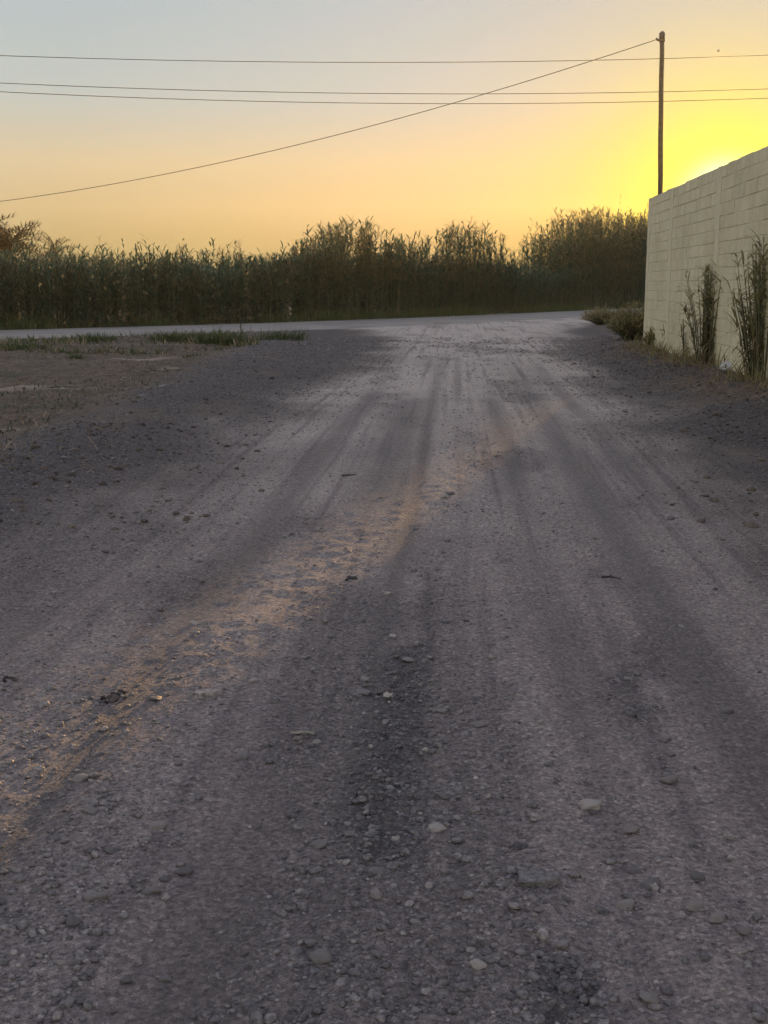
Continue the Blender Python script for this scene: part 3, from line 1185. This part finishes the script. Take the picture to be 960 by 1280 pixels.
bush(794, 428, 80, 46, 520, 'dense dark bush at the far foot of the block wall', .2)
bush(757, 407, 70, 22, 320, 'low spreading bush left of the dense one by the wall', .25)
bush(822, 441, 40, 24, 170, 'low brownish bush against the wall foot below the dense bush', .5)


def weed(px, py, hpx, n, label, dry=.3, spread=.16, slim=False):
    x, y = on_ground(px, py)
    sc = y / F_PX
    h = hpx * sc
    z = hz(x, y, False)
    root = thing('weed_plant', label, 'weed', (x, y, z), 'tall weeds along the block wall')
    st, lf, dl = MB(), MB(), MB()
    for k in range(n):
        a = random.uniform(0, 6.28)
        q = random.random() * spread
        bx, by = x + math.cos(a) * q * .5, y + math.sin(a) * q * 1.5
        hh = h * random.uniform(.5, 1.0)
        lx, ly = math.cos(a) * q * 1.2, math.sin(a) * q * 1.2
        st.tube([(bx, by, z - .03), (bx + lx * .4, by + ly * .4, z + hh * .5), (bx + lx, by + ly, z + hh)], [.011, .009, .003], 4, random.random(), False)
        for m in range(4 if slim else 16):
            t = .18 + .82 * random.random()
            low = t < .45
            p = (bx + lx * t, by + ly * t, z + hh * t)
            (dl if random.random() < (dry + (.5 if low else 0)) else lf).blade(p, random.uniform(0, 6.28), random.uniform(.16, .36) * (.6 if slim else 1), random.uniform(.022, .045), random.uniform(-.6 if low else .1, 1.2), random.uniform(.5, 1.8), 3, random.random(), random.uniform(-.5, .5))
    st.build('stems', M_stalk, root)
    lf.build('foliage', M_shrub, root)
    dl.build('dry_leaves', M_dryleaf, root)
    return root


weed(881, 466, 126, 46, 'tall leafy weed with brown lower stems beside the pale plastic bag', .25, .24)
weed(948, 488, 176, 64, 'tallest leafy weed against the wall at the right edge of the picture', .25, .28)
weed(835, 446, 40, 9, 'small dry weed at the wall between the bush and the leafy weed', .8, .12, True)
weed(857, 456, 52, 8, 'thin yellow dry weed just left of the tall leafy weed', .8, .10, True)


wm, wdm = MB(), MB()
for k in range(1500):
    s_ = random.uniform(-.5, 12.5)
    o_ = abs(random.gauss(0, .28)) + .03
    if 8.9 < s_ < 10.3:
        continue
    if random.random() > .25 + .9 * sstep(.42, .62, fbm(np.array([s_ * .9]), np.array([2.]), 99)[0]):
        continue
    x, y, _ = wall_p(s_, o_, 0)
    (wm if random.random() < .55 else wdm).blade((x, y, hz(x, y, False) - .02), random.uniform(0, 6.28), random.uniform(.15, .6) * random.uniform(.5, 1), random.uniform(.012, .03), random.uniform(.5, 1.5), random.uniform(.4, 1.6), 3, random.random(), random.uniform(-.6, .6))
o = kind(wm.build('wall_foot_weeds', M_shrub), 'stuff')
kind(wdm.build('dry_stalks', M_dryleaf, o), 'stuff')


# pale bag at the wall foot
def bag(px, py, w, label):
    x, y = on_ground(px, py)
    z = hz(x, y, False)
    root = thing('plastic_bag', label, 'bag', (x, y, z))
    vv = ICO3_V.copy()
    f = fbm(vv[:, 0] * 2.2 + 5, vv[:, 2] * 2.2 + vv[:, 1] * 1.7, 5, 4)
    vv = vv * (.72 + .6 * f)[:, None]
    vv[:, 2] = np.maximum(vv[:, 2] * .62, -.3)
    b = MB()
    b.add([(x + v[0] * w * .5, y + v[1] * w * .7, z + .045 + v[2] * w * .5) for v in vv], [tuple(q) for q in ICO3_F.tolist()], .4)
    b.build('sack', M_plastic, root, None, False)
    k = MB()
    for q in range(5):
        k.blade((x + w * .2, y - w * .2, z + .15), q * 1.2, .12, .05, random.uniform(.2, 1), 1.2, 3, .8)
    k.build('loose_end', M_plastic, root)


bag(913, 474, .34, 'crumpled pale plastic bag at the foot of the block wall')


# ------------------------------------------------------------------ palms far left
def palm(px, py_crown, y, frond, n, label, trunk_r=.2, up=.9):
    x, y, zc = at_depth(px, py_crown, y)
    root = thing('date_palm', label, 'palm', (x, y, 0), 'palms beyond the reeds')
    t = MB()
    t.tube([(x, y, -.1), (x + .05, y, zc * .5), (x, y, zc)], [trunk_r * 1.15, trunk_r, trunk_r * .9], 10, .4)
    for k in range(60):
        a, z = random.uniform(0, 6.28), random.uniform(.2, zc - .1)
        t.blade((x + math.cos(a) * trunk_r * .9, y + math.sin(a) * trunk_r * .9, z), a, .22, .12, 1.1, .3, 2, random.random())
    t.build('trunk', M_bark, root)
    c = MB()
    for k in range(n):
        a = random.uniform(0, 6.28)
        u = random.uniform(-.3, 1.45) * up
        L = frond * random.uniform(.75, 1.1)
        ang, r, z = u, 0., zc
        P = [(x, y, z)]
        for i in range(9):
            r += math.cos(ang) * L / 9
            z += math.sin(ang) * L / 9
            ang -= random.uniform(.08, .2)
            P.append((x + math.cos(a) * r, y + math.sin(a) * r, z))
        c.tube(P, [.03 * (1 - i / 11) for i in range(10)], 3, random.random(), False)
        for i in range(2, 10):
            for sd in (-1, 1):
                for sub in range(3):
                    q = P[i]
                    c.blade((q[0], q[1], q[2] + .02), a + sd * random.uniform(.5, 1.1), L * .24 * random.uniform(.7, 1.1), .045, random.uniform(.0, .9), random.uniform(.2, 1.0), 2, random.random(), random.uniform(-.5, .5))
    c.build('crown', M_palm, root)


palm(12, 312, 50, 1.55, 64, 'brownish bushy palm crown at the left edge above the reeds', .22)
palm(-26, 304, 52, 1.8, 56, 'palm cut by the left edge of the picture behind the bushy palm', .22)
palm(69, 321, 74, 1.5, 30, 'small upright palm tip rising over the reeds right of the bushy palm', .16, 1.15)

# ------------------------------------------------------------------ pole and wires
PY_ = 35.0
xt, _, zt = at_depth(827.5, 45, PY_)
xb, _, _ = at_depth(825.3, 245, PY_)
k_ = (xt - xb) / (zt - at_depth(825, 245, PY_)[2])
x0 = xt - k_ * zt
pole = thing('utility_pole', 'slim dark leaning pole rising from behind the block wall', 'pole', (x0, PY_, 0))
b = MB()
NP_ = 16
b.tube([(x0 + k_ * zt * i / NP_ + random.gauss(0, .006), PY_, -.3 + (zt + .3) * i / NP_) for i in range(NP_ + 1)], [.074 - .008 * i / NP_ + random.uniform(-.003, .003) for i in range(NP_ + 1)], 12, .4)
post = b.build('post', M_pole, pole)
b = MB()
b.tube([(xt, PY_, zt - .1), (xt, PY_, zt + .05), (xt + .03, PY_, zt + .11)], [.088, .088, .05], 12, .3)
b.build('cap', M_metal, pole)
b = MB()
b.tube([(xt - .06, PY_, zt - .12), (xt - .12, PY_, zt - .10), (xt - .16, PY_, zt - .05)], [.03, .035, .02], 8, .3)
b.build('insulator', M_metal, pole)
b = MB()
b.tube([(xt - k_ * .12, PY_, zt - .16), (xt - k_ * .12, PY_, zt - .08)], [.082, .082], 12, .6)
b.build('clamp_band', M_metal, pole)


def wire(pts, p0, p1, ext, rad, label):
    """pts: photo pixels the wire passes; p0,p1: plan line; the sag is fitted as a parabola"""
    p0, p1 = np.array(p0, float), np.array(p1, float)
    d = (p1 - p0) / np.linalg.norm(p1 - p0)
    nrm = np.array([-d[1], d[0]])
    S_, Z_ = [], []
    for px, py in pts:
        r_ = ray(px, py)
        t = (p0 @ nrm) / (r_[:2] @ nrm)
        q = r_[:2] * t
        S_.append((q - p0) @ d)
        Z_.append(EYE + r_[2] * t)
    co = np.polyfit(S_, Z_, 2)
    s0, s1 = min(S_) - ext[0], max(S_) + ext[1]
    P = []
    for i in range(81):
        s = s0 + (s1 - s0) * i / 80
        P.append((p0[0] + d[0] * s, p0[1] + d[1] * s, float(np.polyval(co, s))))
    b = MB()
    b.tube(P, [rad] * 81, 6, .4)
    tag(b.build('power_wire', M_wire, None, P[0]), label, 'wire', 'overhead wires')


W0, W1 = (-30, 60), (30, 64)
wire([(0, 69.5), (200, 75), (400, 77.8), (600, 77.5), (800, 74), (960, 69)], W0, W1, (22, 22), .017, 'topmost of the three overhead wires crossing the whole sky')
wire([(0, 104), (200, 111), (400, 116), (600, 117.5), (800, 115.5), (960, 111)], W0, W1, (22, 22), .017, 'middle of the three overhead wires crossing the whole sky')
wire([(0, 115), (200, 122.5), (400, 128), (600, 130), (800, 127.5), (960, 122.5)], W0, W1, (22, 22), .017, 'lowest of the three overhead wires crossing the whole sky')
wire([(0, 253), (100, 236), (250, 206.5), (400, 175), (520, 144), (650, 105), (740, 75.5), (823, 47.5)], (xt - .16, PY_), (-17, 47), (0, 14), .011, 'slack wire rising from the left to the top of the pole')

# birds
def bird(px, py, y, span, label):
    x, y, z = at_depth(px, py, y)
    root = thing('bird', label, 'bird', (x, y, z))
    b = MB()
    L = span * .5
    b.tube([(x - L * .5, y, z - .01), (x - L * .25, y, z), (x + L * .1, y, z), (x + L * .4, y, z + .02), (x + L * .5, y, z + .02)], [.006, .03 * span * 2, .036 * span * 2, .025 * span * 2, .004], 8, .4)
    b.build('body', M_bird, root)
    for sd in (-1, 1):
        w = MB()
        a = [(x + L * .16, y, z + .02), (x - L * .12, y, z + .02), (x + L * .2, y + sd * span * .25, z + .07), (x - L * .1, y + sd * span * .25, z + .07), (x - L * .12, y + sd * span * .5, z + .03), (x - L * .2, y + sd * span * .5, z + .03)]
        a2 = [(p[0], p[1], p[2] + .008) for p in a]
        w.add(a + a2, [(0, 1, 3, 2), (2, 3, 5, 4), (8, 9, 7, 6), (10, 11, 9, 8), (0, 2, 8, 6), (2, 4, 10, 8), (1, 7, 9, 3), (3, 9, 11, 5), (4, 5, 11, 10)], .4)
        w.build('wing', M_bird, root)


bird(898, 64, 70, .34, 'tiny dark bird in the sky to the right of the pole')

# ------------------------------------------------------------------ dusty evening air
hb = MB()
hb.box((0, 97, 7.6), (490, 284, 17.6))
hm, hnt = new_mat('dusty_air')
g = NT(hnt)
pv = g.n('ShaderNodeVolumePrincipled')
pv.inputs['Color'].default_value = (.98, .88, .58, 1)
pv.inputs['Density'].default_value = HAZE
pv.inputs['Anisotropy'].default_value = .6
ho = g.n('ShaderNodeOutputMaterial')
g.l(pv.outputs[0], ho.inputs['Volume'])
if HAZE:
    kind(hb.build('haze', hm, None, None, False), 'stuff')

# ------------------------------------------------------------------ sky, sun
EXPOSURE = 2.0
world = bpy.data.worlds.new('World')
scene.world = world
world.use_nodes = True
wn_ = world.node_tree
wn_.nodes.clear()
g = NT(wn_)
sky = g.n('ShaderNodeTexSky', sky_type='NISHITA')
sky.sun_disc = False
sky.sun_elevation, sky.sun_rotation = SUN_EL, SUN_AZ
sky.altitude, sky.air_density, sky.dust_density, sky.ozone_density = 0, 1.2, 4.0, 1.0
SKY_STRENGTH = .1
GAIN = 1 / (SKY_STRENGTH * 2 ** EXPOSURE)
tc = g.n('ShaderNodeTexCoord').outputs['Generated']
nrm = g.n('ShaderNodeVectorMath', operation='NORMALIZE')
g.l(tc, nrm.inputs[0])
dot = g.n('ShaderNodeVectorMath', operation='DOT_PRODUCT')
g.l(nrm.outputs[0], dot.inputs[0])
dot.inputs[1].default_value = SUN
sep = g.n('ShaderNodeSeparateXYZ')
g.l(nrm.outputs[0], sep.inputs[0])
el = g.math('MULTIPLY', g.math('ARCSINE', sep.outputs[2]), 180 / math.pi)
gam = g.math('MULTIPLY', g.math('ARCCOSINE', g.math('MINIMUM', dot.outputs['Value'], .999999)), 180 / math.pi)
elr = g.math('DIVIDE', el, 90, clamp=True)
base = g.ramp(elr, [(0, (.30, .29, .13)), (2.2 / 90, (.372, .323, .170)), (5.4 / 90, (.588, .508, .340)), (8.3 / 90, (.44, .52, .52)), (12.4 / 90, (.40, .50, .555)), (25 / 90, (.52, .55, .64)), (1, (.285, .315, .55))])
# away from the sun: bright low band added out of view to lift wall
back = g.rng(gam, 30, 110, 0, 1)
base = g.mix(g.math('MULTIPLY', back, .75), base, g.mix(g.rng(el, 5, 45, 0, 1), (1.25, 1.12, .88), (.40, .42, .52)))
f1 = g.math('EXPONENT', g.math('MULTIPLY', g.math('POWER', g.math('DIVIDE', gam, 5.5), 1.15), -1.0))
f2 = g.math('EXPONENT', g.math('MULTIPLY', g.math('POWER', g.math('DIVIDE', gam, 4.25), 1.4), -1.0))
f3 = g.math('EXPONENT', g.math('MULTIPLY', g.math('POWER', g.math('DIVIDE', gam, 1.25), 2.0), -1.0))
c1 = g.mix(g.math('MULTIPLY', f1, .9), base, (.26, .10, .01))
c2 = g.mix(f2, c1, (1.10, 1.13, .01))
c3 = g.mix(f3, c2, (3.1, 3.6, 3.2))
sk = g.n('ShaderNodeVectorMath', operation='SCALE')
g.l(sky.outputs[0], sk.inputs[0])
sk.inputs['Scale'].default_value = 1.0
cs = g.n('ShaderNodeVectorMath', operation='SCALE')
g.l(c3, cs.inputs[0])
cs.inputs['Scale'].default_value = GAIN
SKY_MIX = .02
fin = g.mix(1 - SKY_MIX, sk.outputs[0], cs.outputs[0])
bg = g.n('ShaderNodeBackground')
g.l(fin, bg.inputs['Color'])
bg.inputs['Strength'].default_value = SKY_STRENGTH
wo = g.n('ShaderNodeOutputWorld')
g.l(bg.outputs[0], wo.inputs['Surface'])

sl = bpy.data.lights.new('sun', 'SUN')
sl.energy = 2.3
sl.angle = R(.53)
sl.color = (1, .58, .25)
so = bpy.data.objects.new('sun', sl)
COL.objects.link(so)
so.rotation_euler = SUN.to_track_quat('Z', 'Y').to_euler()
so.location = (20, 60, 30)

# ------------------------------------------------------------------ camera
cam = bpy.data.cameras.new('camera')
cam.sensor_fit = 'VERTICAL'
cam.sensor_height = 36
cam.lens = F_PX / 1280 * 36
cam.clip_start, cam.clip_end = .05, 6000
co_ = bpy.data.objects.new('camera', cam)
COL.objects.link(co_)
co_.location = (0, 0, EYE)
co_.rotation_euler = (math.pi / 2 - PITCH, 0, 0)
scene.camera = co_
vs_ = scene.view_settings
vs_.view_transform, vs_.look, vs_.gamma, vs_.exposure = 'Standard', 'None', 1, EXPOSURE
vs_.use_curve_mapping = False
scene.cycles.use_denoising = True
scene.cycles.max_bounces = 6
scene.cycles.volume_bounces = 0
scene.cycles.transparent_max_bounces = 6
